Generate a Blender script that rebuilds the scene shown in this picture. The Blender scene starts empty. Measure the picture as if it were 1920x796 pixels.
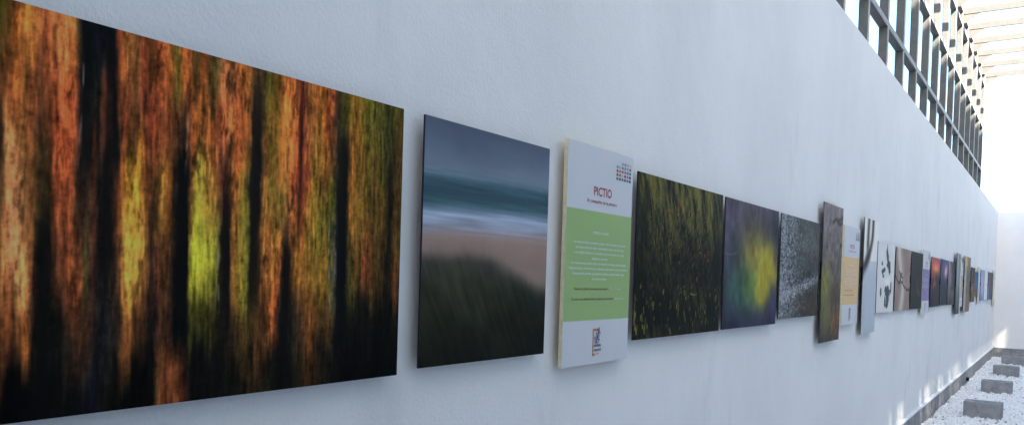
import bpy, math, random
import numpy as np
from mathutils import Vector, Matrix

random.seed(7); rng = np.random.default_rng(11)
sc = bpy.context.scene
col = sc.collection
EYE = 1.78                       # eye height above the gravel; heights measured from the eye get +EYE
K_PRINT = np.array((1.2, 1.08, .96))                   # paper white of the prints against the light on the wall

# ------------------------------------------------------------------ object helpers
def link(o, parent=None):
    col.objects.link(o)
    if parent is not None: o.parent = parent
    return o
def tag(o, label=None, cat=None, group=None, kind=None):
    if label: o['label'] = label
    if cat: o['category'] = cat
    if group: o['group'] = group
    if kind: o['kind'] = kind
    return o
def empty(name, loc):
    o = bpy.data.objects.new(name, None); o.location = loc; o.empty_display_size = .1
    return link(o)
class MB:
    def __init__(s): s.v = []; s.f = []; s.c = []
    def box(s, x0, x1, y0, y1, z0, z1, bev=0):
        b = len(s.v)
        s.v += [(x, y, z) for z in (z0, z1) for y in (y0, y1) for x in (x0, x1)]
        s.f += [tuple(b + i for i in q) for q in ((0,2,3,1),(4,5,7,6),(0,1,5,4),(2,6,7,3),(0,4,6,2),(1,3,7,5))]
        return s
    def poly(s, pts, n, d):      # prism: polygon extruded by vector n*d
        b = len(s.v); k = len(pts); n = Vector(n) * d
        s.v += [tuple(p) for p in pts] + [tuple(Vector(p) + n) for p in pts]
        s.f.append(tuple(b + i for i in range(k))[::-1]); s.f.append(tuple(b + k + i for i in range(k)))
        for i in range(k): s.f.append((b + i, b + (i + 1) % k, b + k + (i + 1) % k, b + k + i))
        return s
    def build(s, name, mat, parent=None, origin=(0,0,0), bevel=0):
        me = bpy.data.meshes.new(name)
        o0 = Vector(origin)
        me.from_pydata([tuple(Vector(p) - o0) for p in s.v], [], s.f)
        me.materials.append(mat); me.update()
        import bmesh
        bm = bmesh.new(); bm.from_mesh(me); bmesh.ops.recalc_face_normals(bm, faces=bm.faces)
        if bevel: bmesh.ops.bevel(bm, geom=bm.edges[:] , offset=bevel, segments=2, profile=.5, affect='EDGES')
        bm.to_mesh(me); bm.free()
        return link(bpy.data.objects.new(name, me), parent)

# ------------------------------------------------------------------ materials
def mat(name):
    m = bpy.data.materials.new(name); m.use_nodes = True
    return m, m.node_tree.nodes, m.node_tree.links, m.node_tree.nodes['Principled BSDF']
def N(nt, t, **k):
    n = nt.new(t)
    for a, b in k.items():
        if a.startswith('i_'): n.inputs[a[2:].replace('_', ' ')].default_value = b
        else: setattr(n, a, b)
    return n
def noise_mat(name, c0, c1, scale=8, rough=.8, bump=.0, bscale=60, detail=6, metal=0, stretch=None, spec=.3, lo=.35, hi=.65, world=False):
    m, n, l, p = mat(name)
    tc = N(n, 'ShaderNodeTexCoord')
    mp = N(n, 'ShaderNodeMapping'); src = N(n, 'ShaderNodeNewGeometry').outputs['Position'] if world else tc.outputs['Object']; l.new(src, mp.inputs['Vector'])
    if stretch: mp.inputs['Scale'].default_value = stretch
    nz = N(n, 'ShaderNodeTexNoise', i_Scale=scale, i_Detail=detail, i_Roughness=.6); l.new(mp.outputs[0], nz.inputs['Vector'])
    r = N(n, 'ShaderNodeValToRGB'); l.new(nz.outputs['Fac'], r.inputs[0])
    r.color_ramp.elements[0].position = lo; r.color_ramp.elements[1].position = hi
    r.color_ramp.elements[0].color = (*c0, 1); r.color_ramp.elements[1].color = (*c1, 1)
    l.new(r.outputs[0], p.inputs['Base Color'])
    p.inputs['Roughness'].default_value = rough; p.inputs['Metallic'].default_value = metal
    p.inputs['Specular IOR Level'].default_value = spec
    if bump:
        b2 = N(n, 'ShaderNodeTexNoise', i_Scale=bscale, i_Detail=8, i_Roughness=.65); l.new(src, b2.inputs['Vector'])
        bp = N(n, 'ShaderNodeBump', i_Strength=1.0, i_Distance=bump); l.new(b2.outputs['Fac'], bp.inputs['Height']); l.new(bp.outputs[0], p.inputs['Normal'])
    return m
def flat(name, c, rough=.5, spec=.3, metal=0):
    return noise_mat(name, tuple(v * .93 for v in c), tuple(min(1, v * 1.04) for v in c), scale=25, rough=rough, spec=spec, metal=metal)

def plaster():
    m, n, l, p = mat('white_plaster')
    tc = N(n, 'ShaderNodeTexCoord')
    # faint vertical rain marks and broad patchiness of the paint
    mp = N(n, 'ShaderNodeMapping'); mp.inputs['Scale'].default_value = (1, .9, .22); l.new(tc.outputs['Object'], mp.inputs['Vector'])
    a = N(n, 'ShaderNodeTexNoise', i_Scale=1.3, i_Detail=2.5, i_Roughness=.5); l.new(mp.outputs[0], a.inputs['Vector'])
    r = N(n, 'ShaderNodeValToRGB'); r.color_ramp.elements[0].position = .25; r.color_ramp.elements[1].position = .62
    r.color_ramp.elements[0].color = (.805, .777, .738, 1); r.color_ramp.elements[1].color = (.83, .803, .762, 1)
    l.new(a.outputs['Fac'], r.inputs[0])
    b = N(n, 'ShaderNodeTexNoise', i_Scale=1.1, i_Detail=6, i_Roughness=.6); l.new(tc.outputs['Object'], b.inputs['Vector'])
    r2 = N(n, 'ShaderNodeValToRGB'); r2.color_ramp.elements[0].position = .3; r2.color_ramp.elements[1].position = .6
    r2.color_ramp.elements[0].color = (.93, .93, .935, 1); r2.color_ramp.elements[1].color = (1, 1, 1, 1)
    l.new(b.outputs['Fac'], r2.inputs[0])
    mx = N(n, 'ShaderNodeMix', data_type='RGBA', blend_type='MULTIPLY'); mx.inputs[0].default_value = 1
    l.new(r.outputs[0], mx.inputs[6]); l.new(r2.outputs[0], mx.inputs[7])
    # sparse grey smudges, drawn out downwards
    mq = N(n, 'ShaderNodeMapping'); mq.inputs['Scale'].default_value = (1, 1.5, .55); mq.inputs['Location'].default_value = (0, 3.3, 1.7); l.new(tc.outputs['Object'], mq.inputs['Vector'])
    sq = N(n, 'ShaderNodeTexNoise', i_Scale=1.15, i_Detail=7, i_Roughness=.62); l.new(mq.outputs[0], sq.inputs['Vector'])
    rq = N(n, 'ShaderNodeValToRGB'); rq.color_ramp.elements[0].position = .58; rq.color_ramp.elements[1].position = .74
    rq.color_ramp.elements[0].color = (1, 1, 1, 1); rq.color_ramp.elements[1].color = (.85, .855, .85, 1); l.new(sq.outputs['Fac'], rq.inputs[0])
    my = N(n, 'ShaderNodeMix', data_type='RGBA', blend_type='MULTIPLY'); my.inputs[0].default_value = 1
    l.new(mx.outputs[2], my.inputs[6]); l.new(rq.outputs[0], my.inputs[7])
    l.new(my.outputs[2], p.inputs['Base Color'])
    p.inputs['Roughness'].default_value = .75; p.inputs['Specular IOR Level'].default_value = .2
    f = N(n, 'ShaderNodeTexNoise', i_Scale=95, i_Detail=5, i_Roughness=.6); l.new(tc.outputs['Object'], f.inputs['Vector'])
    g = N(n, 'ShaderNodeTexNoise', i_Scale=5, i_Detail=4); l.new(tc.outputs['Object'], g.inputs['Vector'])
    vo = N(n, 'ShaderNodeTexVoronoi', i_Scale=2.6); l.new(tc.outputs['Object'], vo.inputs['Vector'])
    vr = N(n, 'ShaderNodeMapRange'); vr.inputs['From Min'].default_value = .0; vr.inputs['From Max'].default_value = .035
    vr.inputs['To Min'].default_value = 1.2; vr.inputs['To Max'].default_value = 0; l.new(vo.outputs['Distance'], vr.inputs['Value'])
    m1 = N(n, 'ShaderNodeMath', operation='MULTIPLY_ADD'); m1.inputs[1].default_value = 3.0
    l.new(g.outputs['Fac'], m1.inputs[0]); l.new(f.outputs['Fac'], m1.inputs[2])
    m2 = N(n, 'ShaderNodeMath', operation='ADD'); l.new(m1.outputs[0], m2.inputs[0]); l.new(vr.outputs[0], m2.inputs[1])
    bp = N(n, 'ShaderNodeBump', i_Strength=.8, i_Distance=.0026); l.new(m2.outputs[0], bp.inputs['Height']); l.new(bp.outputs[0], p.inputs['Normal'])
    return m
def attr_mat(name, rough=.4, spec=.35, attr='art', grain=0):
    m, n, l, p = mat(name)
    a = N(n, 'ShaderNodeAttribute', attribute_name=attr)
    tc = N(n, 'ShaderNodeTexCoord')
    nz = N(n, 'ShaderNodeTexNoise', i_Scale=420, i_Detail=3); l.new(tc.outputs['Object'], nz.inputs['Vector'])
    mr = N(n, 'ShaderNodeMapRange'); mr.inputs['To Min'].default_value = 1 - grain; mr.inputs['To Max'].default_value = 1 + grain
    l.new(nz.outputs['Fac'], mr.inputs['Value'])
    mx = N(n, 'ShaderNodeMix', data_type='RGBA', blend_type='MULTIPLY'); mx.inputs[0].default_value = 1
    l.new(a.outputs['Color'], mx.inputs[6]); l.new(mr.outputs[0], mx.inputs[7]); l.new(mx.outputs[2], p.inputs['Base Color'])
    p.inputs['Roughness'].default_value = rough; p.inputs['Specular IOR Level'].default_value = spec
    return m

M = dict(
    plaster=plaster(),
    concrete=noise_mat('grey_concrete', (.22,.22,.22), (.34,.335,.325), scale=6, rough=.9, bump=.003, bscale=120),
    block=noise_mat('cast_concrete', (.22,.22,.222), (.37,.368,.36), scale=9, rough=.92, bump=.009, bscale=60, detail=10, world=True, lo=.3, hi=.7),
    flashing=noise_mat('pale_flashing', (.66,.66,.66), (.80,.80,.79), scale=9, rough=.5),
    metal=noise_mat('grey_painted_steel', (.068,.066,.064), (.088,.085,.081), scale=10, rough=.6, spec=.2),
    cap=noise_mat('bare_aluminium_cap', (.26,.255,.25), (.33,.325,.315), scale=12, rough=.5),
    rafter=noise_mat('pale_painted_steel', (.066,.063,.059), (.08,.077,.072), scale=10, rough=.5),
    edge=flat('dark_panel_edge', (.012,.015,.025), .5),
    foam=noise_mat('cream_foam_edge', (.60,.54,.34), (.72,.66,.45), scale=40, rough=.8),
    art=attr_mat('printed_picture', .45, .02, grain=.10),
    art_info=attr_mat('printed_board', .5, .2, grain=.03),
    gravel=attr_mat('marble_chips', .7, .3, attr='art', grain=.12),
    ground=noise_mat('gravel_bed', (.45,.45,.45), (.85,.85,.84), scale=45, rough=.9, bump=.02, bscale=40),
    land=noise_mat('paved_ground', (.26,.255,.245), (.34,.335,.32), scale=.8, rough=.9),
    black=flat('black_bore', (.006,.006,.006), .9),
    ink_red=flat('red_ink', (.34,.035,.03), .5), ink_quote=flat('brown_red_ink', (.22,.06,.03), .5),
    ink_pale=flat('pale_ink', (.70,.76,.72), .5), ink_dark=flat('dark_ink', (.03,.035,.045), .5),
    ink_orange=flat('orange_ink', (.50,.17,.03), .5), ink_violet=flat('violet_ink', (.10,.055,.30), .5),
)
def glass_mat():
    m = bpy.data.materials.new('tinted_glass'); m.use_nodes = True
    n, l = m.node_tree.nodes, m.node_tree.links; n.clear()
    o = N(n, 'ShaderNodeOutputMaterial'); t = N(n, 'ShaderNodeBsdfTransparent'); t.inputs[0].default_value = (.72,.90,.93,1)
    g = N(n, 'ShaderNodeBsdfGlossy'); g.inputs['Roughness'].default_value = .02
    fr = N(n, 'ShaderNodeFresnel', i_IOR=1.22); mx = N(n, 'ShaderNodeMixShader')
    tc = N(n, 'ShaderNodeTexCoord'); nz = N(n, 'ShaderNodeTexNoise', i_Scale=.7); l.new(tc.outputs['Object'], nz.inputs['Vector'])
    r = N(n, 'ShaderNodeValToRGB'); r.color_ramp.elements[0].color = (.86,.965,.98,1); r.color_ramp.elements[1].color = (.96,.99,.99,1)
    r.color_ramp.elements[0].position = .4; r.color_ramp.elements[1].position = .6
    l.new(nz.outputs['Fac'], r.inputs[0]); l.new(r.outputs[0], t.inputs[0])
    fm = N(n, 'ShaderNodeMath', operation='MULTIPLY'); fm.inputs[1].default_value = .2; l.new(fr.outputs[0], fm.inputs[0]); l.new(fm.outputs[0], mx.inputs[0]); l.new(t.outputs[0], mx.inputs[1]); l.new(g.outputs[0], mx.inputs[2]); l.new(mx.outputs[0], o.inputs[0])
    return m
M['glass'] = glass_mat()

# ------------------------------------------------------------------ numpy pictures
def lin(c):
    c = np.clip(np.asarray(c, float) / 255, 0, 1)
    return np.where(c <= .04045, c / 12.92, ((c + .055) / 1.055) ** 2.4)
def vnoise(u, v, su, sv, seed):
    r = np.random.default_rng(seed); g = r.random((int(su) + 4, int(sv) + 4))
    n, m = g.shape
    x, y = u * su, v * sv; i, j = np.floor(x).astype(int), np.floor(y).astype(int)
    fx, fy = x - i, y - j; i = i % n; j = j % m; i1 = (i + 1) % n; j1 = (j + 1) % m; fx = fx * fx * (3 - 2 * fx); fy = fy * fy * (3 - 2 * fy)
    return (g[i, j] * (1-fx) + g[i1, j] * fx) * (1-fy) + (g[i, j1] * (1-fx) + g[i1, j1] * fx) * fy
def fbm(u, v, su, sv, seed, oct=4, gain=.55):
    s = 0; a = 1; t = 0
    for k in range(oct):
        s = s + a * vnoise(u, v, su * 2**k, sv * 2**k, seed + k * 17); t += a; a *= gain
    return s / t
def G(u, v, cu, cv, a, b): return np.exp(-((u - cu) / a) ** 2 - ((v - cv) / b) ** 2)
def mixc(c, d, w): return c * (1 - w[..., None]) + np.asarray(d, float) * w[..., None]
def S(x, a, b):
    t = np.clip((x - a) / (b - a), 0, 1); return t * t * (3 - 2 * t)
def full(u, c): return np.zeros(u.shape + (3,)) + np.asarray(c, float)
def ramp(t, stops):
    xs = [s[0] for s in stops]; return np.stack([np.interp(t, xs, [s[1][k] for s in stops]) for k in range(3)], -1)
def strokes(c, u, v, items):                  # short soft strokes: (u, v, length, width, angle, colour, strength)
    nu, nv = u.shape
    for (a, b, L, w, ang, cc, st) in items:
        i0, i1 = int((a - L - 2*w) * nu), int((a + L + 2*w) * nu) + 2; j0, j1 = int((b - L - 2*w) * nv), int((b + L + 2*w) * nv) + 2
        i0, j0 = max(0, i0), max(0, j0)
        if i1 <= i0 or j1 <= j0: continue
        uu, vv = u[i0:i1, j0:j1] - a, v[i0:i1, j0:j1] - b
        p, q = uu * math.cos(ang) + vv * math.sin(ang), -uu * math.sin(ang) + vv * math.cos(ang)
        wt = st * np.exp(-(np.clip(np.abs(p) - L/2, 0, None) / w) ** 2 - (q / w) ** 2)
        c[i0:i1, j0:j1] = mixc(c[i0:i1, j0:j1], cc, wt)
    return c
def line(c, u, v, pts, w, cc, st=1):          # drawn line through points
    pts = np.array(pts, float)
    d = np.full(u.shape, 9.)
    for (a, b) in zip(pts[:-1], pts[1:]):
        ab = b - a; t = np.clip(((u - a[0]) * ab[0] + (v - a[1]) * ab[1]) / (ab @ ab), 0, 1)
        d = np.minimum(d, np.hypot(u - a[0] - t * ab[0], v - a[1] - t * ab[1]))
    return mixc(c, cc, st * np.exp(-(d / w) ** 2))

FOREST = {
 .95: [(0,90,60,25),(15,60,45,15),(30,60,40,20),(45,150,80,35),(75,165,85,45),(90,130,65,40),(105,140,70,40),(120,165,85,50),(150,160,80,45),(158,60,40,25),(164,15,18,20),(222,15,17,20),(229,130,60,35),(245,140,70,40),(262,90,50,30),(275,120,60,35),(290,85,45,25),(305,150,70,40),(325,120,60,30),(340,70,60,25),(350,150,70,35),(362,130,60,35),(372,50,40,20),(385,120,60,30),(400,75,45,25),(412,70,50,30),(425,165,85,55),(450,150,75,45),(470,140,75,35),(478,60,40,25),(495,50,35,25),(505,75,60,25),(525,90,60,25),(533,150,80,40),(555,160,75,40),(568,80,30,25),(578,110,60,35),(600,130,70,30),(625,130,60,35),(633,45,35,25),(645,60,50,20),(665,120,70,30),(690,80,65,25),(710,60,60,25),(730,45,45,20),(757,70,50,20)],
 .78: [(0,75,45,25),(20,90,50,28),(45,145,72,38),(75,110,55,35),(92,70,40,25),(110,90,48,28),(122,150,70,40),(145,150,68,38),(157,70,40,30),(166,18,20,22),(180,40,34,28),(196,20,20,20),(206,120,60,35),(214,100,50,30),(222,16,16,18),(233,35,26,24),(243,110,50,32),(262,75,40,28),(285,110,52,34),(300,130,60,36),(318,100,48,30),(335,80,45,26),(346,70,40,25),(353,30,26,26),(360,110,55,36),(372,150,75,38),(395,140,72,38),(410,110,58,30),(420,165,80,50),(440,170,85,50),(458,150,78,42),(470,110,70,34),(478,40,30,24),(494,44,32,25),(503,95,70,30),(525,85,62,26),(535,160,85,45),(556,165,75,42),(567,90,35,28),(578,120,66,36),(605,110,72,32),(626,115,60,34),(634,40,34,26),(652,40,36,24),(662,110,62,28),(690,85,62,26),(715,60,48,22),(730,40,36,20),(757,60,42,20)],
 .62: [(0,50,35,20),(20,60,35,25),(30,170,105,65),(50,185,115,70),(62,70,45,25),(75,100,60,30),(95,40,30,20),(110,60,35,20),(120,145,65,40),(145,150,65,40),(158,60,35,25),(175,40,28,25),(190,70,40,25),(200,20,20,20),(215,30,24,22),(228,110,50,35),(240,130,65,35),(255,170,110,40),(272,180,110,40),(285,100,50,30),(305,70,45,25),(315,140,90,40),(330,90,50,25),(341,30,22,20),(347,12,13,16),(362,14,14,16),(368,150,95,45),(380,140,110,45),(395,130,90,40),(410,150,90,45),(422,80,40,30),(430,50,28,25),(440,90,50,30),(450,140,80,40),(465,110,90,35),(475,25,22,22),(493,35,28,25),(500,120,75,40),(515,90,75,30),(535,85,70,35),(548,160,85,50),(562,130,55,35),(572,90,40,30),(585,130,75,35),(605,95,75,30),(625,90,80,30),(635,35,35,30),(653,25,25,22),(660,110,65,30),(680,100,70,30),(700,60,45,22),(720,80,50,25),(732,25,22,18),(745,60,40,20),(757,50,35,20)],
 .38: [(0,25,20,15),(15,150,80,45),(40,190,110,70),(60,200,130,80),(72,180,100,60),(85,50,30,22),(100,15,14,14),(115,40,25,20),(130,80,40,28),(150,140,65,40),(165,130,60,40),(178,60,55,30),(190,70,40,30),(205,25,25,25),(225,40,28,25),(240,90,50,35),(248,170,110,50),(262,185,130,55),(280,160,90,45),(295,60,35,28),(310,80,45,30),(325,70,40,25),(340,18,16,16),(346,8,10,12),(363,8,10,12),(368,60,55,22),(374,140,130,35),(390,146,134,44),(410,134,124,42),(420,110,110,50),(426,30,22,20),(438,30,20,20),(445,120,80,35),(460,130,95,40),(472,100,90,35),(478,30,22,20),(492,60,35,25),(500,150,85,45),(520,140,85,40),(530,170,85,45),(538,60,35,25),(552,30,22,20),(560,110,65,30),(580,110,70,30),(600,100,65,30),(615,120,75,30),(629,70,66,40),(634,64,70,58),(639,20,22,25),(652,18,20,22),(657,50,45,25),(670,75,60,25),(690,110,55,35),(705,60,40,22),(720,60,38,22),(732,20,18,16),(742,80,45,25),(757,25,20,15)],
 .21: [(0,12,12,12),(20,60,35,22),(35,120,60,35),(50,80,45,28),(62,110,60,35),(75,140,70,35),(85,30,22,18),(110,14,14,14),(140,22,18,16),(170,60,35,25),(190,45,30,25),(210,22,25,28),(240,40,28,25),(250,100,55,30),(265,90,50,30),(280,70,38,25),(300,15,15,15),(320,60,35,25),(335,40,25,20),(345,12,12,12),(365,14,14,14),(375,45,40,18),(400,55,50,20),(420,35,30,20),(440,25,20,18),(470,60,40,22),(495,70,42,25),(505,60,35,22),(515,150,75,40),(525,130,65,35),(537,18,18,18),(555,22,20,20),(580,70,45,25),(590,95,50,28),(610,50,35,20),(625,70,40,25),(637,15,18,20),(660,20,20,16),(700,14,14,12),(757,10,10,10)],
 .05: [(0,8,8,8),(60,8,8,10),(100,10,10,10),(150,10,10,10),(200,18,22,25),(215,20,14,12),(250,10,10,10),(305,10,10,10),(315,90,50,30),(330,70,35,22),(345,110,55,35),(360,60,30,20),(375,12,12,12),(450,14,13,12),(480,35,25,16),(520,22,18,14),(540,10,10,12),(570,20,16,14),(590,55,32,18),(605,28,20,15),(650,10,10,12),(757,8,8,8)],
}
def art_forest(u, v):
    x = 1983 - 2592 / ((.55 + u * 1.035) * .833 + .789)         # columns of the print as noted from the photograph
    x = x + 9 * (fbm(u, v, 40, 7, 1, 3) - .5) + 6 * (fbm(u + .3 * v, v, 24, 30, 13, 4, .65) - .5) + 4 * (fbm(u, v, 150, 5, 9, 2) - .5)
    vv = np.clip(v + .16 * (vnoise(u, v, 70, 2, 5) - .5) + .07 * (vnoise(u, v, 190, 3, 6) - .5), 0, 1)
    ks = sorted(FOREST); rows = [ramp(x, [(t[0], t[1:]) for t in FOREST[k]]) for k in ks]
    c = rows[0]
    for a, b, rb in zip(ks[:-1], ks[1:], rows[1:]):
        c = c * (1 - S(vv, a, b))[..., None] + rb * S(vv, a, b)[..., None]
    def rot(a, su, sv, seed, o=3, g=.6):                         # mottling on a turned lattice, so no weave shows
        cu, su_ = math.cos(a), math.sin(a); p, q = 3 + u * cu - v * su_, 3 + u * su_ + v * cu
        return fbm(p, q, su, sv, seed, o, g) - .5
    streak = fbm(u + .02 * v, v, 110, 2.5, 21, 3) - .5
    mott = rot(.25, 74, 36, 31, 4, .72) + rot(-.3, 84, 32, 35, 4, .72) + .35 * rot(.2, 20, 12, 39, 3)
    fine = rot(.04, 230, 20, 41, 2) + rot(-.05, 210, 16, 45, 2)
    rip = rot(.9, 120, 120, 77, 2)
    lum = c.mean(-1)
    c = c * (1 + .6 * streak + .55 * mott + .6 * fine + .25 * rip)[..., None]
    # leafy dark holes eaten into the bright columns
    hole = S(rot(.12, 44, 9, 91, 4, .7) + rot(-.1, 36, 7, 95, 4, .7), .08, .3) * S(lum, 40, 90)
    c = c * (1 - .5 * hole)[..., None]
    pk = vnoise(u, v, 60, 4, 51); c[..., 1] *= (1.09 + .16 * (pk - .5)); c[..., 0] *= (1 - .06 * (pk - .5))
    for (cu_, cv_, a_, b_, cc, w_) in ((.305,.44,.022,.13,(200,142,62),.7),(.45,.38,.026,.15,(158,140,50),.4),(.11,.52,.02,.14,(216,138,88),.75),(.445,.55,.03,.1,(150,116,50),.5),(.53,.47,.014,.2,(140,112,44),.6),(.545,.8,.03,.12,(176,80,44),.5),(.62,.72,.022,.2,(180,92,46),.6)):
        c = mixc(c, np.array(cc) * 1.0, w_ * G(u, v, cu_, cv_, a_, b_) * S(lum, 30, 75) * np.clip(.75 + mott + .8 * fine, 0, 1.2).clip(0, 1))
    px = 1983 - 2592 / ((.55 + u * 1.035) * .833 + .789) + 5 * (fbm(u, v, 6, 9, 111, 3) - .5) + 4 * (fbm(u, v, 60, 26, 115, 3) - .5)
    for (p0, p1, v0, v1, e, st) in ((344,364,.22,.7,4,.95),(427,440,.22,.6,4,.85),(477,494,.25,.93,5,.8),(539,551,.05,.48,4,.9),(563,570,.5,.95,3,.6),(637,654,.15,.86,4,.88),(206,232,.35,.98,6,.85),(166,186,.6,1.1,4,.8),(92,110,.02,.5,6,.85),(294,301,.2,.6,4,.6),(729,735,.05,.8,3,.7),(15,24,.1,.75,4,.5)):
        c = mixc(c, (13,14,14), .86 * st * S(px, p0 - e, p0 + e) * (1 - S(px, p1 - e, p1 + e)) * S(v, v0 - .08, v0 + .08) * (1 - S(v, v1 - .08, v1 + .08)))
    # pale rims of two trunks
    for (pu, v0, v1, w) in ((.205,.6,.95,.0015), (.403,.62,.86,.0015), (.478,.22,.5,.002), (.767,.2,.62,.0022)):
        c = mixc(c, (120,120,112), .6 * np.exp(-((u - pu - .004*np.sin(v*9)) / w) ** 2) * S(v, v0, v0+.1) * (1 - S(v, v1-.1, v1)) * S(vnoise(u, v, 8, 40, 61), .25, .7))
    c[..., 1] = np.minimum(c[..., 1], c[..., 0] * .93 + 2)
    return np.clip(c * 1.08 - 3, 3, 255)
def art_beach(u, v):
    w = v + .012 * (fbm(u, v, 3, 3, 3) - .5) * 4 * .5 - .02 * u
    c = ramp(w, [(0,(20,24,22)),(.18,(27,34,29)),(.33,(38,48,42)),(.42,(62,62,60)),(.47,(128,112,106)),(.52,(146,130,126)),(.57,(134,142,160)),(.61,(150,166,190)),(.635,(110,132,152)),(.66,(66,94,106)),(.71,(50,76,88)),(.755,(64,92,106)),(.785,(100,124,140)),(.82,(106,120,138)),(.88,(92,106,126)),(1,(76,88,108))])
    # dune edge dips to the right, sand reaches down there
    edge = .465 - .16 * S(u, .38, .95) + .05 * (fbm(u, v, 6, 4, 8) - .5)
    sand = S(v, edge - .05, edge + .06) * (1 - S(v, .5, .56))
    c = mixc(c, (140,122,116), .9 * sand)
    grass = (1 - S(v + .05 * (fbm(u, v, 30, 6, 61, 3) - .5), edge - .2, edge + .09))
    gcol = ramp(v, [(0,(22,25,21)),(.2,(34,38,29)),(.36,(52,54,43)),(.5,(80,76,68))])
    ang = fbm(u * .8 + v * .5, v * .7 - u * .6, 50, 7, 14, 3) - .5
    gcol = gcol * (1 + .55 * ang + .5 * (fbm(u, v, 5, 5, 15, 3) - .5))[..., None]
    c = c * (1 - grass)[..., None] + gcol * grass[..., None]
    st = fbm(u, v, 3, 90, 24, 3) - .5
    band = S(v, .5, .58) * (1 - S(v, .78, .84))
    c = c * (1 + .3 * st * band + .10 * (fbm(u, v, 2, 14, 30, 4) - .5) + .16 * (fbm(u, v, 3, 4, 33, 4) - .5))[..., None]
    return c
def art_meadow(u, v):
    t = fbm(u + .25 * v, v, 46, 8, 3, 3); b = fbm(u, v, 3, 4, 4, 3)
    k = np.clip(.15 + S(v, .35, 1) * 1.0 + .9 * (b - .5), 0, 1.3) * (1 - .5 * S(np.abs(u - .5), .3, .55))
    c = mixc(full(u, (13,18,17)), (104,100,46), np.clip(k * (t * 1.9 - .5), 0, 1))
    r = np.random.default_rng(5); it = []
    for k in range(3600):
        a, bb = r.random(), r.random() ** .8
        it.append((a, bb, r.uniform(.008,.05), r.uniform(.0012,.0024), math.pi/2 + r.normal(-.28 + .5*(a < .35), .18), (130,124,66) if r.random() < .6 else (92,92,50), r.uniform(.15,.7) * (.12 + .88 * min(1, max(0, (bb - .2) / .45))) * (1 - .55 * (abs(a - .5) > .38))))
    for k in range(90):
        a, bb = r.random() ** 1.3, r.uniform(.03,.33)
        it.append((a, bb, r.uniform(.01,.045), r.uniform(.003,.006), math.pi/2 + r.normal(0,.2), (150,142,70), r.uniform(.25,.85)))
    for (a, bb, L) in ((.33,.81,.008),(.42,.79,.012),(.66,.85,.008),(.45,.58,.012),(.46,.48,.014),(.71,.56,.012),(.77,.54,.022),(.82,.51,.022),(.68,.375,.03),(.26,.21,.01),(.42,.82,.01),(.93,.3,.008),(.36,.6,.006),(.35,.68,.006),(.43,.84,.01)):
        it.append((a, bb, L * .8, .0055, 1.7, (196,66,46), .8))
    it.append((.63,.27,.05,.005,-.2,(150,140,100),.8))
    return strokes(c, u, v, it)
def art_yellow(u, v):
    w = fbm(u, v, 6, 5, 9, 4)
    c = full(u, (64,66,82)) * (1 + .5 * (fbm(u, v, 5, 3, 3, 4) - .5))[..., None]
    c = mixc(c, (88,80,98), S(v, .55, 1) * .8); c = mixc(c, (44,46,74), (1 - S(v, 0, .35)) * .8)
    c = mixc(c, (70,120,78), .9 * G(u, v, .45, .33, .2, .2)); c = mixc(c, (40,76,66), .6 * G(u, v, .2, .32, .2, .2))
    c = mixc(c, (126,118,62), .75 * G(u, v, .52, .62, .24, .22) * (.5 + w))
    c = c * (1 + .7 * (fbm(u + .1 * v, v, 9, 5, 29, 4) - .5))[..., None]
    yb = np.clip(1.3 * (G(u, v, .74, .5, .26, .22) + .55 * G(u, v, .72, .32, .15, .16)) * (.1 + 1.7 * w) * (.7 + .6 * fbm(u - .2 * v, v, 14, 10, 73, 3)), 0, 1)
    c = mixc(c, (170,162,48), yb * .88); c = mixc(c, (60,62,120), .5 * G(u, v, .95, .18, .12, .12))
    c = mixc(c, (34,36,52), .7 * G(u, v, .98, .85, .25, .2)); c = c * (1 + .28 * (fbm(u, v, 24, 8, 19, 3) - .5))[..., None]
    return line(c, u, v, [(0,.58),(.1,.57),(.2,.59)], .006, (110,112,130), .5)
def art_frost(u, v):
    c = full(u, (50,54,55)) * (1 + .8 * (fbm(u, v, 8, 8, 3, 4) - .5))[..., None]
    c = mixc(c, (104,112,122), .8 * S(fbm(u, v, 22, 22, 51, 4, .7), .42, .66) * np.clip(1.1 - 1.6 * u, .12, 1))
    c = mixc(c, (96,100,98), .7 * S(v, .35, .8) * G(u, v, .75, .7, .35, .3)); c = mixc(c, (58,46,30), .6 * G(u, v, .8, .12, .35, .16))
    r = np.random.default_rng(8); it = []
    for k in range(4200):
        if r.random() < .72: a, b = abs(r.normal(0,.26)), r.random()
        else: a = r.random(); b = .2 + .2 * a + r.normal(0,.035)
        it.append((a, b, r.uniform(.005,.028), r.uniform(.0018,.0034), r.uniform(0,3.1), (140,150,164) if r.random() < .7 else (196,202,212), r.uniform(.2,.75)))
    for k in range(160): it.append((r.uniform(.4,1), r.uniform(.4,1), r.uniform(.01,.06), .004, r.normal(1.2,.4), (20,24,24), .6))
    return strokes(c, u, v, it)
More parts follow.
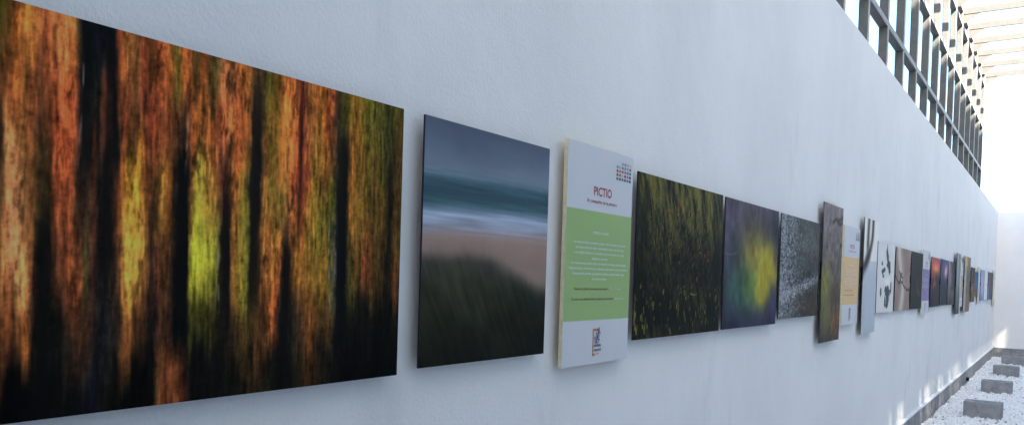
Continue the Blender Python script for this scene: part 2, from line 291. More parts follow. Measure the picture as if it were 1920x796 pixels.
def art_thicket(u, v):
    c = ramp(v, [(0,(66,62,54)),(.2,(86,84,74)),(.5,(98,96,92)),(.75,(110,106,108)),(1,(122,112,116))])
    c = c * (1 + .7 * (fbm(u, v, 9, 16, 3, 5, .65) - .5))[..., None]
    c = mixc(c, (136,140,56), .85 * G(u, v, .18, .42, .24, .13)); c = mixc(c, (110,116,62), .6 * G(u, v, .28, .2, .25, .12)); c = mixc(c, (122,124,50), .6 * G(u, v, .95, .4, .1, .06))
    c = mixc(c, (80,60,52), .6 * G(u, v, .75, .32, .3, .1))
    r = np.random.default_rng(4)
    c = strokes(c, u, v, [(r.normal(.72,.16), r.normal(.13,.05), r.uniform(.01,.04), .008, r.uniform(-1,2), (176,92,40), .6) for k in range(60)] + [(r.random(), r.random()*.8, r.uniform(.03,.12), .006, r.normal(1.4,.5), (52,46,42), .5) for k in range(140)])
    for pts in ([(1,.93),(.8,.9),(.62,.9),(.45,.87)], [(1,.9),(.85,.87),(.7,.88)], [(1,.72),(.88,.71),(.84,.62),(.88,.55)]): c = line(c, u, v, pts, .016, (58,50,46), .85)
    return c
def art_branch(u, v):
    c = ramp(v, [(0,(168,182,196)),(.5,(176,188,202)),(.63,(186,195,206)),(.645,(218,223,226)),(1,(222,226,228))])
    c = c * (1 + .05 * (fbm(u, v, 6, 10, 3, 4) - .5))[..., None]
    for pts, w in (([(.62,1.0),(.6,.86),(.55,.80),(.45,.72),(.3,.66),(.05,.57),(-.02,.53)], .06), ([(.62,1.0),(.6,.88)], .075), ([(.3,1),(.28,.86),(.27,.79)], .085), ([(.4,.7),(.2,.62)], .05)):
        c = line(c, u, v, pts, w, (62,54,52), .95)
    return c
def art_ink(u, v):
    c = full(u, (206,212,216)) * (1 + .06 * (fbm(u, v, 4, 6, 3, 4) - .5))[..., None]
    d = 0
    for (a, b, sa, sb) in ((.52,.9,.05,.1),(.58,.82,.05,.06),(.64,.7,.12,.08),(.4,.62,.08,.05),(.26,.71,.04,.04),(.28,.58,.05,.05),(.35,.52,.05,.03),(.24,.28,.06,.1),(.5,.33,.07,.06),(.62,.3,.07,.1),(.66,.22,.1,.12),(.48,.15,.05,.09),(.6,.1,.06,.06),(.82,.38,.05,.12),(.72,.6,.06,.06)):
        d = d + G(u, v, a, b, sa, sb)
    k = S(d + 1.1 * (fbm(u, v, 18, 22, 9, 4, .7) - .5), .42, .72)
    c = mixc(c, (52,60,66), k * .92)
    return mixc(c, (236,238,236), .7 * G(u, v, .6, .45, .2, .06))
def art_brown(u, v):
    c = full(u, (138,122,114)) * (1 + .3 * (fbm(u, v, 4, 6, 3, 4) - .5))[..., None]
    x = .42 + .12 * np.sin(v * 5) - .1 * v; c = mixc(c, (196,194,192), .85 * np.exp(-((u - x) / (.08 + .12 * fbm(u, v, 3, 5, 5))) ** 2))
    for pts in ([(0,.56),(.1,.5),(.2,.45),(.3,.44),(.33,.5)], [(.3,.46),(.4,.56),(.5,.52),(.52,.42),(.62,.38),(.8,.33),(1,.34)], [(.32,.55),(.36,.47),(.45,.44),(.5,.47)], [(.25,.62),(.35,.57),(.42,.6)]):
        c = line(c, u, v, pts, .018, (44,42,44), .9)
    return c
def art_black(u, v):
    c = full(u, (40,42,42)) * (1 + .3 * (fbm(u, v, 5, 6, 3, 4) - .5))[..., None]
    for pts in ([(.48,.58),(.52,.5),(.56,.42),(.6,.3)], [(.5,.44),(.54,.44)], [(.55,.33),(.7,.28),(.8,.22)], [(.72,.35),(.74,.25)]): c = line(c, u, v, pts, .012, (120,112,66), .7)
    return c
def art_sunset(u, v):
    c = ramp(v, [(0,(34,36,44)),(.3,(52,46,54)),(.5,(64,52,58)),(.65,(120,70,66)),(.85,(170,84,80)),(1,(150,80,88))])
    c = mixc(c, (232,150,100), .8 * G(u, v, .5, .78, .35, .12)); c = mixc(c, (206,96,66), .85 * G(u, v, .4, .42, .25, .09))
    return mixc(c, (44,38,46), .8 * S(fbm(u, v, 5, 4, 4) + .4 * u, .55, .75) * (1 - S(v, .55, .78)))
def art_dusk(u, v):
    c = ramp(v, [(0,(36,46,54)),(.4,(44,60,68)),(.65,(62,72,98)),(1,(60,74,118))])
    c = mixc(c, (226,176,196), .85 * G(u, v, .75, .75, .28, .14)); return c * (1 + .3 * (fbm(u, v, 6, 5, 5) - .5))[..., None]
def art_smoke(u, v):
    c = ramp(v, [(0,(58,60,64)),(.3,(92,90,96)),(.6,(88,84,88)),(1,(150,142,144))])
    c = mixc(c, (52,54,58), .9 * S(u + .8 * (fbm(u, v, 3, 5, 4) - .5), .3, .6) * S(v, .25, .4)); return mixc(c, (150,140,142), .6 * G(u, v, .3, .62, .25, .25))
def art_steel(u, v):
    c = ramp(u, [(0,(96,110,118)),(.25,(128,140,146)),(.45,(168,176,178)),(.55,(110,120,124)),(.75,(136,146,150)),(1,(108,116,120))])
    return c * ramp(v, [(0,(.45,.5,.5)),(.2,(.6,.65,.66)),(.5,(.9,.95,.97)),(1,(1,1,1))]) * (1 + .25 * (fbm(u, v, 14, 3, 4) - .5))[..., None]
def art_bark(u, v):
    c = mixc(full(u, (158,156,148)), (96,98,92), S(u, .5, .75)); c = mixc(c, (206,160,84), .85 * G(u, v, .7, .9, .35, .12))
    return c * (1 + .4 * (fbm(u, v, 6, 8, 4, 4) - .5))[..., None]
def art_reed(u, v):
    c = ramp(v, [(0,(120,104,76)),(.4,(104,98,82)),(.7,(96,98,94)),(1,(126,122,116))]); return c * (1 + .5 * (fbm(u, v, 12, 4, 4, 4) - .5))[..., None]
def art_trunk(u, v):
    c = mixc(full(u, (66,60,54)), (120,98,66), .8 * G(u, v, .6, .3, .5, .35)); return c * (1 + 1.1 * (fbm(u, v, 8, 12, 4, 4, .7) - .5))[..., None]
def art_blue(u, v):
    c = ramp(v, [(0,(96,78,62)),(.16,(104,88,72)),(.25,(48,84,124)),(.6,(44,96,150)),(1,(42,90,140))]); return c * (1 + .2 * (fbm(u, v, 4, 4, 4) - .5))[..., None]
def art_pale(u, v):
    c = ramp(v, [(0,(104,120,178)),(.3,(148,164,202)),(.6,(150,164,204)),(1,(136,152,206))]); return mixc(c, (196,196,204), .6 * np.exp(-((u - .85) / .12) ** 2) * (1 - S(v, .6, .9)))
def art_snow(u, v):
    c = full(u, (208,214,220)); r = np.random.default_rng(2)
    return strokes(c, u, v, [(r.normal(.5,.15), r.uniform(.3,.65), .03, .02, 1.4, (120,124,130), .7) for k in range(7)])
def art_neon(u, v):
    c = full(u, (70,76,82)) * (1 + .5 * (fbm(u, v, 5, 6, 4, 4) - .5))[..., None]
    c = mixc(c, (84,128,196), .85 * (1 - S(u, .1, .45)) * (1 - S(v, .3, .75))); return mixc(c, (206,66,84), .8 * G(u, v, .28, .58, .08, .2))

def info_art(band, band_lo=.204, band_hi=.704):
    def f(u, v):
        c = full(u, (188,196,208)) * (1 + .02 * (fbm(u, v, 5, 5, 3) - .5))[..., None]
        w = ((v > band_lo) & (v < band_hi)).astype(float); return mixc(c, band, w)
    return f

def face_grid(name, material, parent, x, Y0, Y1, z0, z1, nu, nv, art, K=None):
    """the printed front of a panel: a dense sheet carrying the picture as a colour attribute; local to the panel's foot"""
    uu, vv = np.linspace(0, 1, nu), np.linspace(0, 1, nv)
    U, V = np.meshgrid(uu, vv, indexing='ij')
    c = lin(art(U, V)) * (K_PRINT if K is None else K_PRINT * K)
    co = np.zeros((nu * nv, 3)); co[:, 0] = x; co[:, 1] = (Y0 + U * (Y1 - Y0)).ravel(); co[:, 2] = (z0 + V * (z1 - z0)).ravel()
    idx = np.arange(nu * nv).reshape(nu, nv)
    q = np.stack([idx[:-1, :-1], idx[1:, :-1], idx[1:, 1:], idx[:-1, 1:]], -1).reshape(-1, 4)
    me = bpy.data.meshes.new(name)
    me.vertices.add(len(co)); me.vertices.foreach_set('co', co.ravel().astype(np.float32))
    me.loops.add(q.size); me.loops.foreach_set('vertex_index', q.ravel().astype(np.int32))
    me.polygons.add(len(q)); me.polygons.foreach_set('loop_start', np.arange(0, q.size, 4, dtype=np.int32))
    at = me.attributes.new('art', 'FLOAT_COLOR', 'POINT')
    rgba = np.ones((nu * nv, 4), np.float32); rgba[:, :3] = np.clip(c.reshape(-1, 3), 0, .92); at.data.foreach_set('color', rgba.ravel())
    me.materials.append(material); me.update(calc_edges=True); me.validate()
    return link(bpy.data.objects.new(name, me), parent)

# ------------------------------------------------------------------ lettering
def text_polys(items, bold=0):
    """items: (string, left mm, right mm, baseline mm, cap height mm); returns one mesh's verts and faces, x -> along the wall, y -> up"""
    V, F = [], []
    for (s, l, r, base, cap) in items:
        cu = bpy.data.curves.new('lettering', 'FONT'); cu.body = s; cu.size = 1; cu.resolution_u = 3; cu.offset = bold
        o = bpy.data.objects.new('lettering', cu); col.objects.link(o)
        dg = bpy.context.evaluated_depsgraph_get(); dg.update()
        me = bpy.data.meshes.new_from_object(o.evaluated_get(dg))
        vs = np.array([v.co[:] for v in me.vertices])
        x0, x1 = vs[:, 0].min(), vs[:, 0].max()
        b = len(V)
        for p in vs: V.append((l + (p[0] - x0) / (x1 - x0) * (r - l), base + p[1] / .70 * cap))
        for p in me.polygons: F.append(tuple(b + i for i in p.vertices))
        bpy.data.objects.remove(o); bpy.data.curves.remove(cu); bpy.data.meshes.remove(me)
    return V, F
def ink(name, VF, material, parent, x, Y0, z0, sx=1, sz=1, dy=0, dz=0):
    V, F = VF
    me = bpy.data.meshes.new(name)
    me.from_pydata([(x, Y0 + a * sx * .001 + dy, z0 + b * sz * .001 + dz) for a, b in V], [], F); me.materials.append(material); me.update()
    return link(bpy.data.objects.new(name, me), parent)
TITLE = text_polys([('PICTIO', 191, 330, 602, 31)], .022)
SUBT = text_polys([('En compañía de la pintura', 143, 373, 575, 11.5)], .015)
HEAD = ('IMPRESIONISMO', 194, 318, 464, 9.5)
HEADT = text_polys([HEAD])
BODY = text_polys([
    ('Los impresionistas pretenden trasladar sobre el lienzo su particular', 55, 458, 428, 8),
    ('impresión visual del objeto contemplado, dando más valor que', 70, 444, 410, 8),
    ('a su realidad objetiva a la impresión que se le produce a su vista,', 61, 452, 392, 8),
    ('subjetiva y personal.', 191, 315, 373, 8),
    ('Los impresionistas solían pintar sin mezclar los colores, las pinceladas', 43, 466, 355, 8),
    ('fragmentadas, y de esta forma, obtenían unas apariencias cromáticas,', 29, 481, 337, 8),
    ('la perspectiva permitía que distintos cuadros tuvieran diverso lugar', 55, 456, 319, 8),
    ('a un mismo tiempo.', 196, 308, 301, 8),
    ], .012)
ATTR = [text_polys([('(Vincent van Gogh)', 333, 431, 266, 7)]), text_polys([('(Claude Monet)', 381, 459, 230, 7)])]
QUOTE = [text_polys([('“Sueño con pintar y luego pinto mis sueños”', 67, 325, 265, 8.5)], .02), text_polys([('“El color es mi obsesión diaria, la alegría y el tormento”', 49, 372, 229, 8.5)], .02)]
LOGO_D = text_polys([('portfolio', 228, 283, 60, 11), ('natural', 228, 282, 44, 12)], .025)
LOGO_O = text_polys([('.com', 239, 269, 31, 9)])
def bracket():
    V, F = [], []
    for (a, b, c, d) in ((216,27,224,126), (224.2,116,258,126), (224.2,27,235,36)):
        k = len(V); V += [(a,b),(c,b),(c,d),(a,d)]; F.append((k,k+1,k+2,k+3))
    return V, F
def leaf_sprig():
    V, F = [], []
    def stroke(pts, w):
        for (p, q) in zip(pts[:-1], pts[1:]):
            p, q = Vector(p), Vector(q); d = (q - p).normalized(); nn = Vector((-d.y, d.x)) * w / 2; e = d * w * .3
            k = len(V); V.extend([tuple(p + nn - e), tuple(p - nn - e), tuple(q - nn + e), tuple(q + nn + e)]); F.append((k, k+1, k+2, k+3))
    def leaf(x0, y0, x1, y1, wd, w):
        a, b = Vector((x0, y0)), Vector((x1, y1)); d = b - a; nn = Vector((-d.y, d.x)).normalized() * wd
        for s in (-1, 1):
            stroke([tuple(a + d * t + nn * s * math.sin(math.pi * t ** .8)) for t in np.linspace(0, 1, 9)], w)
    stroke([(240,66),(246,78),(254,92),(262,108),(264,128)], 3)
    leaf(243,74, 230,97, 5, 3); leaf(244,76, 270,86, 6, 3); leaf(250,88, 243,112, 4.5, 3); leaf(254,93, 275,112, 5.5, 3); leaf(261,106, 264,130, 4, 3)
    return V, F
BRK, SPRIG = bracket(), leaf_sprig()
GRID_C = [[None,None,(150,150,145),(120,130,145),(165,160,150),(190,175,140)],
          [(95,140,160),(165,160,175),(125,120,150),(80,140,190),(145,150,145),(100,110,115)],
          [(180,60,60),(195,100,60),(60,125,125),(160,95,135),(105,95,125),(60,130,85)],
          [(60,80,120),(110,105,95),(205,155,100),(120,60,50),(185,90,95),(30,55,90)],
          [(70,90,80),(50,85,120),(95,105,115),(40,80,150),(45,120,130),(50,55,65)]]
def colour_squares(parent, x, Y0, z0, sx, sz):
    V, F, C = [], [], []
    for r in range(5):
        for c in range(6):
            if GRID_C[r][c] is None: continue
            cx, cy = 365 + c * 21.6 + 6, 738 - r * 14.6; h, w, e = 5.2, 8.2, 2
            k = len(V)
            V += [(cx-w+e,cy-h),(cx+w-e,cy-h),(cx+w,cy-h+e),(cx+w,cy+h-e),(cx+w-e,cy+h),(cx-w+e,cy+h),(cx-w,cy+h-e),(cx-w,cy-h+e)]
            F.append(tuple(range(k, k + 8))); C += [tuple(lin(GRID_C[r][c]) * K_PRINT) + (1,)] * 8
    o = ink('colour_squares', (V, F), M['art_info'], parent, x, Y0, z0, sx, sz)
    at = o.data.attributes.new('art', 'FLOAT_COLOR', 'POINT'); at.data.foreach_set('color', np.array(C, np.float32).ravel())
    return o

# ------------------------------------------------------------------ the setting
tag(MB().box(-300, 300, -300, 300, -.4, -.06).build('ground', M['land']), kind='structure')
bed = MB().box(0, 5, -8, 25.2, -.056, .0).build('gravel_bed', M['ground']); tag(bed, kind='structure')

# long white wall with its grey plinth
YA, YE, HW = -8, 25.2, 2.06 + EYE
wall = empty('gallery_wall', (0, 0, 0)); tag(wall, 'long white plastered wall on the left with the row of pictures hung along it', 'wall')
MB().box(-.3, 0, YA, YE + .3, -.2, HW).build('plaster_face', M['plaster'], wall)
pl = MB(); y = YA
while y < YE - .05:
    pl.box(.0005, .022, y, min(y + 2.446, YE - .024), -.1, .262); y += 2.45
pl.build('plinth', M['concrete'], wall)
MB().box(.0005, .042, YA, YE - .036, .2625, .286).build('flashing_strip', M['flashing'], wall, bevel=.003)
# end wall
ew = empty('end_wall', (0, 25.2, 0)); tag(ew, 'blank white wall closing the far end of the gravel strip', 'wall')
MB().box(.002, 5.6, 0, .3, -.2, HW - .004).build('plaster_face', M['plaster'], ew)
MB().box(.0235, 4.99, -.022, -.0005, -.1, .262).build('plinth', M['concrete'], ew)
MB().box(.0435, 4.99, -.034, -.0005, .2625, .286).build('flashing_strip', M['flashing'], ew, bevel=.003)

# unseen wall across the strip; height and slots shaped to cast shade and stripes
SX, CY, CZ = 1.0, 1.3, 1.05        # direction towards the sun is (SX, -CY, CZ)
scw = empty('unseen_screen_wall', (5, 0, 0)); tag(scw, 'tall white unseen wall opposite, height and slotted band shaped to cast shade and stripes', 'wall')
zb, zt, ztop = 3.47 + EYE, 4.15 + EYE, 8.80 + EYE
MB().box(0, .2, YA, 25.19, -.2, zb).box(0, .2, YA, 25.19, zt, ztop).build('wall_panel', M['plaster'], scw)
opens = [(9.3,9.45),(9.8,10.3),(11.55,11.72),(12.0,12.62),(12.8,12.92),(13.45,13.75),(13.92,14.1),(14.85,15.2),(15.45,15.65),(15.75,16.4),(16.55,16.75),(18.1,18.35),(18.5,19.1),(19.35,19.6),(20.1,20.5),(20.65,20.8),(21.3,21.6),(22.0,22.35),(22.6,22.75),(23.0,23.4),(24.0,24.3),(24.9,25.2),(25.28,25.6)]
bl = MB(); y = YA
for a, b in opens:
    a, b = a - CY * 5, b - CY * 5
    bl.box(.002, .03, y, a, zb + .001, zt - .001); y = b
bl.box(.002, .03, y, 25.18, zb + .001, zt - .001)
bl.build('stripe_blades', M['metal'], scw)
sl = MB(); z = zb + .004  # slat gaps sized to dim the sun stripes
while z < zt - .07:
    sl.box(.034, .038, YA + .01, 25.17, z, z + .0515); z += .060
sl.build('stripe_dimming_slats', M['metal'], scw)
# unseen canopy and back panel behind the camera, added to darken the near wall
pr = empty('shade_canopy', (0, -8, 0)); tag(pr, 'white flat roof and back panel added out of view to shade the near wall', 'shade_canopy')
MB().box(.003, 4.997, 0, 7.0, 4.35, 4.6).build('roof', M['plaster'], pr)
MB().box(.003, 4.997, 0, .2, -.2, 4.348).build('back_panel', M['plaster'], pr)

# steel lattice with glass on top of the wall, pale rafters crossing over
per = empty('pergola', (-.15, 0, HW)); tag(per, 'dark steel and glass lattice on top of the long wall with pale rafters crossing over', 'pergola')
base = (-.15, 0, HW)
X0, X1 = -.182, -.10
ys = [8 + .98 * k for k in range(-9, 14)]
zA, zB_, zC, zD = 2.62 + EYE, 3.54 + EYE, 4.45 + EYE, 4.72 + EYE
for i, y in enumerate(ys):
    mu = MB().box(X0, X1, y - .022, y + .022, HW + .001, zD).build('mullion', M['metal'], per, base, bevel=.003)
    MB().box(X1 + .0003, X1 + .007, y - .021, y + .021, HW + .001, zD - .002).build('cover_cap', M['cap'], mu, base)
for z in (HW + .035, zA, zB_, zC, zD - .032):
    r = MB(); rc = MB()
    for a, b in zip(ys[:-1], ys[1:]): 
        r.box(X0 + .002, X1 - .002, a + .0225, b - .0225, z - .03, z + .03); rc.box(X1 - .0017, X1 + .005, a + .0225, b - .0225, z - .028, z + .028)
    rl = r.build('rail', M['metal'], per, base)
    rc.build('cover_cap', M['cap'], rl, base)
for a, b in zip(ys[:-1], ys[1:]):
    MB().box(X0 + .006, X0 + .012, a + .023, b - .023, HW + .066, zA - .031).box(X0 + .006, X0 + .012, a + .023, b - .023, zA + .031, zB_ - .031).box(X0 + .006, X0 + .012, a + .023, b - .023, zB_ + .031, zC - .031).build('pane', M['glass'], per, base)
for y in ys:
    ra = MB().box(X1 + .008, 4.999, y - .018, y + .018, zD - .105, zD).build('rafter', M['rafter'], per, base, bevel=.003)
    MB().poly([(X1 + .0083, y - .006, zD - .1055), (X1 + .25, y - .006, zD - .1055), (X1 + .05, y - .006, zD - .25), (X1 + .0083, y - .006, zD - .25)], (0, 1, 0), .012).build('gusset', M['rafter'], ra, base)

# ------------------------------------------------------------------ gravel (nobody could count it)
def chips():
    def area(n, x0, x1, y0, y1, s0, s1):
        return np.stack([rng.uniform(x0, x1, n), rng.uniform(y0, y1, n)], -1), rng.uniform(s0, s1, n)
    a, sa = area(95000, .045, 2.3, 9.5, 25.17, .009, .020); b, sb = area(34000, 2.3, 4.98, 6, 25.17, .013, .026); c, sc_ = area(16000, .045, 2.3, 2, 9.5, .013, .026)
    P = np.concatenate([a, b, c]); s = np.concatenate([sa, sb, sc_]); n = len(P)
    cube = np.array([(x, y, z) for z in (-1,1) for y in (-1,1) for x in (-1,1)], float) * .72
    v = cube[None] * rng.uniform(.55, 1.25, (n, 8, 1)) * rng.uniform(.6, 1.2, (n, 1, 3))
    q = rng.normal(size=(n, 4)); q /= np.linalg.norm(q, axis=1)[:, None]; w, x, y, z = q.T
    R = np.stack([1-2*(y*y+z*z), 2*(x*y-z*w), 2*(x*z+y*w), 2*(x*y+z*w), 1-2*(x*x+z*z), 2*(y*z-x*w), 2*(x*z-y*w), 2*(y*z+x*w), 1-2*(x*x+y*y)], -1).reshape(n, 3, 3)
    v = np.einsum('nij,nkj->nki', R, v) * s[:, None, None]
    v[..., 0] += P[:, :1]; v[..., 1] += P[:, 1:]
    hill = .02 * np.sin(P[:, 0] * 3.1 + 1.3 * np.sin(P[:, 1] * 1.7)) * np.sin(P[:, 1] * 2.3) + .03 * np.exp(-P[:, 0] / .12)
    for bx, by in ((.61,13.12),(.60,16.3),(.58,19.7),(.58,22.6)):          # stones pushed up against the blocks
        dd = np.maximum(np.abs(P[:, 0] - bx) - .23, np.abs(P[:, 1] - by) - .155)
        hill = hill + .035 * np.exp(-np.clip(dd, 0, 9) / .05) * (.4 + .6 * np.sin(P[:, 0] * 19 + by) ** 2)
    v[..., 2] += (rng.uniform(-.004, .022, n) + np.clip(hill, -.005, 1))[:, None]
    faces = np.array([(0,2,3,1),(4,5,7,6),(0,1,5,4),(2,6,7,3),(0,4,6,2),(1,3,7,5)])
    F = (faces[None] + (np.arange(n) * 8)[:, None, None]).reshape(-1, 4)
    me = bpy.data.meshes.new('gravel'); me.vertices.add(n * 8); me.vertices.foreach_set('co', v.reshape(-1).astype(np.float32))
    me.loops.add(F.size); me.loops.foreach_set('vertex_index', F.ravel().astype(np.int32))
    me.polygons.add(len(F)); me.polygons.foreach_set('loop_start', np.arange(0, F.size, 4, dtype=np.int32))
    me.polygons.foreach_set('use_smooth', np.zeros(len(F), bool))
    g = np.clip(rng.normal(.885, .05, n), .6, .95); dk = rng.random(n) < .03; g[dk] = rng.uniform(.12, .4, dk.sum())  # few dark chips: debris, and painted shade of gaps between stones
    cc = np.ones((n, 4), np.float32); cc[:, 0] = g; cc[:, 1] = g * .985; cc[:, 2] = g * .955
    at = me.attributes.new('art', 'FLOAT_COLOR', 'POINT'); at.data.foreach_set('color', np.repeat(cc, 8, 0).ravel())
    me.materials.append(M['gravel']); me.update(calc_edges=True)
    return tag(link(bpy.data.objects.new('gravel', me)), 'white marble chippings spread over the ground beside the wall', 'gravel', kind='stuff')
chips()

# ------------------------------------------------------------------ concrete blocks on the gravel
def make_block(seed):
    import bmesh
    bm = bmesh.new(); bmesh.ops.create_grid(bm, x_segments=44, y_segments=30, size=1)
    W, D, H = .46, .31, .235
    for v in bm.verts:
        x, y = v.co.x * W / 2, v.co.y * D / 2
        d = ((x - .0) / .135) ** 2 + ((y + .005) / .10) ** 2
        z = H
        if d < 1: z = H - .055 * min(1, (1 - d) * 6)          # shallow oval finger recess
        v.co = (x, y, z)
    bnd = [e for e in bm.edges if e.is_boundary]
    ex = bmesh.ops.extrude_edge_only(bm, edges=bnd)
    for g in ex['geom']:
        if isinstance(g, bmesh.types.BMVert): g.co.z = -.05
    bmesh.ops.holes_fill(bm, edges=[e for e in bm.edges if e.is_boundary], sides=0)
    bmesh.ops.recalc_face_normals(bm, faces=bm.faces)
    sharp = [e for e in bm.edges if e.is_manifold and e.calc_face_angle(0) > 1.2]
    bmesh.ops.bevel(bm, geom=sharp, offset=.006, segments=2, profile=.5, affect='EDGES')
    bmesh.ops.subdivide_edges(bm, edges=[e for e in bm.edges if e.calc_length() > .12], cuts=7, use_grid_fill=True)
    from mathutils import noise
    for v in bm.verts:
        edge = (abs(v.co.x) > W/2 - .012) + (abs(v.co.y) > D/2 - .012) + (v.co.z > H - .012)
        k = noise.noise(v.co * 23 + Vector((seed * 7.1, 0, 0))); v.co += v.co.normalized() * (.0022 * k - (.009 * max(0, k - .12) if edge >= 2 else 0))
    me = bpy.data.meshes.new('concrete_block'); bm.to_mesh(me); bm.free(); me.materials.append(M['block'])
    return me
for i, (x, y, r, lab) in enumerate(((.61, 13.12, -.02, 'grey concrete block nearest the camera, oval hollow in its top, largest in view'),
                                    (.60, 16.3, .012, 'grey concrete block on white gravel, second from the camera, dark curved slit on top'),
                                    (.58, 19.7, -.01, 'grey concrete block on white gravel, third from the camera, one before the last'),
                                    (.58, 22.6, .015, 'small grey concrete block farthest back on the gravel, closest to the end wall'))):
    o = bpy.data.objects.new('concrete_block', make_block(i)); o.location = (x, y, 0); o.rotation_euler.z = r; link(o)
    tag(o, lab, 'concrete block', 'concrete blocks in a row on the gravel')

# drain spout at the foot of the plinth
def tube(r0, r1, x0, x1, n=20):
    m = MB()
    for i in range(n):
        a, b = 2 * math.pi * i / n, 2 * math.pi * (i + 1) / n
        k = len(m.v)
        for (r, x) in ((r0, x0), (r0, x1), (r1, x1), (r1, x0)):
            m.v += [(x, r * math.cos(a), r * math.sin(a)), (x, r * math.cos(b), r * math.sin(b))]
        for j in range(3): m.f.append((k + 2*j, k + 2*j + 1, k + 2*j + 3, k + 2*j + 2))
    return m
ds = empty('drain_spout', (.022, 17.75, .085)); tag(ds, 'small black drain spout poking from the plinth foot, pale conduit above it', 'drain spout')
tube(.034, .026, .0005, .045).build('pipe', M['black'], ds)
tube(.0255, .001, .004, .006).build('bore', M['black'], ds)
MB().box(.0008, .007, -.006, .006, .036, .176).build('conduit', M['flashing'], ds)

# ------------------------------------------------------------------ the hung panels
GP = 'photo prints hung along the white wall'
GI = 'information boards hung among the prints'
def panel(name, cat, label, group, Y0, Y1, z0, z1, art, nu, nv, thick=.006, front=.036, edge='edge', tilt=0, mat_='art', K=None):
    yc = (Y0 + Y1) / 2; zb_ = z0 + EYE
    t = empty(name, (0, yc, zb_)); t.rotation_euler.x = tilt; tag(t, label, cat, group)
    a, b, h = Y0 - yc, Y1 - yc, z1 - z0
    m = MB().box(front - thick, front - .0004, a, b, 0, h)
    for yy in (a + (b - a) * .22, a + (b - a) * .78):                # hanging spacers behind the panel
        m.box(.0006, front - thick, yy - .02, yy + .02, h * .45, h * .55 + .03)
    m.build('backing', M[edge], t)
    face_grid('picture', M[mat_], t, front, a, b, 0, h, nu, nv, art, K)
    return t, a, h
R = math.radians
panel('photo_print', 'photo print', 'largest dark print of blurred orange autumn trees, at the left edge of the wall', GP, .55, 1.585, -.262, .409, art_forest, 460, 420, K=1.75)
panel('photo_print', 'photo print', 'blurred seaside print, grey sky, white surf and dark dune grass, beside the orange trees', GP, 1.67, 2.30, -.252, .411, art_beach, 220, 260, K=1.15)
panel('photo_print', 'photo print', 'dark green meadow print flecked with small red poppies, right of the green board', GP, 2.975, 3.955, -.242, .422, art_meadow, 420, 420, K=1.0)
panel('photo_print', 'photo print', 'purple grey print with a blurred yellow and green glow in its middle', GP, 4.0, 4.925, -.240, .420, art_yellow, 150, 220)
panel('photo_print', 'photo print', 'dark woodland print speckled with white frost, right of the yellow glow print', GP, 4.985, 5.915, -.214, .418, art_frost, 280, 300, K=1.25)
panel('photo_print', 'tall photo print', 'tall narrow print of a grey mauve thicket with yellow and orange leaves', GP, 6.0, 6.61, -.411, .578, art_thicket, 90, 220, front=.042)
panel('photo_print', 'tall photo print', 'tall pale grey print with a dark bare branch across its top', GP, 7.445, 8.06, -.411, .578, art_branch, 90, 220, front=.042)
panel('photo_print', 'photo print', 'white print with black ink like blots scattered over it', GP, 8.13, 9.05, -.247, .411, art_ink, 90, 160)
panel('photo_print', 'photo print', 'brown print with a white vertical smear and a black twig', GP, 9.13, 10.11, -.248, .407, art_brown, 90, 160)
panel('photo_print', 'photo print', 'plain near black print with a faint golden scratch, left of the purple board', GP, 10.19, 11.1, -.25, .405, art_black, 70, 120)
panel('photo_print', 'photo print', 'dark print with a glowing red sunset and its red reflection', GP, 11.93, 12.84, -.25, .403, art_sunset, 60, 110)
panel('photo_print', 'photo print', 'dark blue dusk print with a pink glow at its upper right', GP, 12.93, 13.77, -.244, .410, art_dusk, 60, 110)
panel('photo_print', 'photo print', 'grey and black smoky print, left of the steel grey tall print', GP, 13.86, 14.82, -.247, .410, art_smoke, 60, 110)
panel('photo_print', 'tall photo print', 'tall steel grey print with vertical pale stripes, dark at the bottom', GP, 14.87, 15.48, -.411, .568, art_steel, 60, 130, front=.05)
panel('photo_print', 'tall photo print', 'tall light grey print with an orange patch near its top', GP, 16.2, 16.83, -.409, .568, art_bark, 60, 130, front=.05)
panel('photo_print', 'tall photo print', 'tall brown print touching the right side of the one with an orange top', GP, 16.84, 17.36, -.407, .572, art_reed, 60, 130, front=.047)
panel('photo_print', 'photo print', 'dark brown print of rough mottled bark, left of the small blue print', GP, 17.56, 18.44, -.243, .409, art_trunk, 50, 100, front=.045)
panel('photo_print', 'small photo print', 'small deep blue print with a brown bottom edge', GP, 18.56, 19.34, -.142, .342, art_blue, 40, 80)
panel('photo_print', 'photo print', 'pale lavender blue print between the far thin board and the white print', GP, 19.98, 20.86, -.233, .412, art_pale, 40, 90)
panel('photo_print', 'photo print', 'almost blank white print with faint grey marks, between pale blue and dark ones', GP, 20.97, 21.95, -.235, .413, art_snow, 40, 90)
panel('photo_print', 'photo print', 'dark grey print with a blue corner and a red streak, last print of the row', GP, 22.08, 23.85, -.237, .414, art_neon, 50, 90)

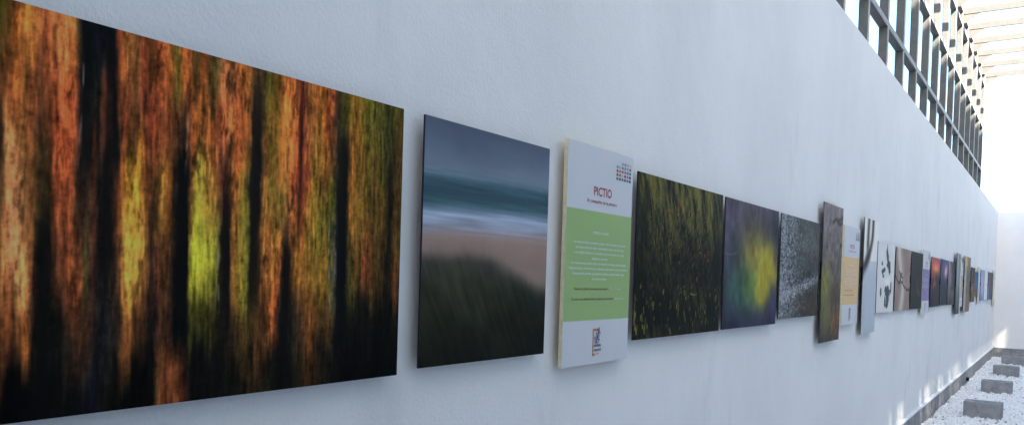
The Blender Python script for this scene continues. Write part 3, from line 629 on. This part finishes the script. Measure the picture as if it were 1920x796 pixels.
def info(label, band, Y0, Y1, z0, z1, detail, tilt=0, lo=.204, hi=.704):
    t, a, h = panel('information_board', 'information board', label, GI, Y0, Y1, z0, z1, info_art(band, lo, hi), 60, 250, thick=.015, front=.04, edge='foam', mat_='art_info', tilt=tilt)
    sx, sz = (Y1 - Y0) / .505, (z1 - z0) / .773; x = .0406
    ink('title_lettering', TITLE, M['ink_red'], t, x, a, 0, sx, sz); ink('subtitle_lettering', SUBT, M['ink_red'], t, x, a, 0, sx, sz)
    colour_squares(t, x, a, 0, sx, sz)
    if detail:
        ink('heading_lettering', HEADT, M['ink_pale'], t, x, a, 0, sx, sz); ink('paragraph_lettering', BODY, M['ink_pale'], t, x, a, 0, sx, sz)
        for q in QUOTE: ink('quotation_lettering', q, M['ink_quote'], t, x, a, 0, sx, sz)
        for q in ATTR: ink('attribution_lettering', q, M['ink_pale'], t, x, a, 0, sx, sz)
    lg = ink('logo_bracket', BRK, M['ink_orange'], t, x, a, 0, sx, sz)
    ink('leaf_emblem', SPRIG, M['ink_violet'], lg, x + .0003, a, 0, sx, sz); ink('logo_lettering', LOGO_D, M['ink_dark'], lg, x, a, 0, sx, sz); ink('web_lettering', LOGO_O, M['ink_orange'], lg, x, a, 0, sx, sz)
    return t
info('white information board with a green text panel, red PICTIO title and cream edge', (138,170,112), 2.413, 2.917, -.309, .4635, True)
info('white information board with a tan orange text panel and cream left edge', (204,174,128), 6.69, 7.275, -.309, .463, True, hi=.69)
info('white information board with a purple text panel, right of the near black print', (118,108,160), 11.1, 11.73, -.32, .459, True)
info('slim white information board with a grey text panel, between two tall grey prints', (160,158,160), 15.66, 16.09, -.305, .449, False)
info('very thin white information board between the small blue print and lavender print', (196,192,190), 19.38, 19.74, -.302, .458, False)
info('last white information board of the row, right beside the end wall corner', (206,204,202), 24.0, 24.5, -.411, .50, False)

# ------------------------------------------------------------------ camera
yaw, pit, roll, F_ = .585167, -.020909, .0306, 1548.4
f = Vector((-math.sin(yaw) * math.cos(pit), math.cos(yaw) * math.cos(pit), math.sin(pit)))
r = Vector((math.cos(yaw), math.sin(yaw), 0)); u = r.cross(f)
cr = math.cos(roll) * r + math.sin(roll) * u; cu = math.cos(roll) * u - math.sin(roll) * r
cam = bpy.data.cameras.new('camera'); co = bpy.data.objects.new('camera', cam); col.objects.link(co)
co.matrix_world = Matrix(((cr.x, cu.x, -f.x, 1.4294), (cr.y, cu.y, -f.y, 0), (cr.z, cu.z, -f.z, EYE), (0, 0, 0, 1)))
cam.sensor_width = 36; cam.lens = F_ / 1920 * 36; cam.shift_y = (547.4 - 398) / 1920
cam.clip_start = .05; cam.clip_end = 2000
sc.camera = co

# ------------------------------------------------------------------ light
w = bpy.data.worlds.new('World'); sc.world = w; w.use_nodes = True
wn, wl = w.node_tree.nodes, w.node_tree.links
sky = wn.new('ShaderNodeTexSky'); sky.sky_type = 'NISHITA'; sky.sun_disc = False
d = Vector((SX, -CY, CZ)).normalized()
el = math.asin(d.z); az = math.atan2(d.x, d.y)
sky.sun_elevation = el; sky.sun_rotation = az; sky.air_density = 1.0; sky.dust_density = 2.0
bg = wn['Background']; wl.new(sky.outputs[0], bg.inputs[0]); bg.inputs[1].default_value = .08
L = bpy.data.lights.new('sun', 'SUN'); L.energy = 5.0; L.angle = R(.6); L.color = (1, .925, .80)
lo = bpy.data.objects.new('sun', L); col.objects.link(lo); lo.rotation_euler = d.to_track_quat('Z', 'Y').to_euler(); lo.location = (20, -10, 25)
vs = sc.view_settings; vs.view_transform = 'Standard'; vs.look = 'None'; vs.gamma = 1; vs.use_curve_mapping = False; vs.exposure = 3.12
sc.cycles.max_bounces = 8; sc.cycles.diffuse_bounces = 5; sc.cycles.transparent_max_bounces = 16
sc.cycles.use_denoising = True
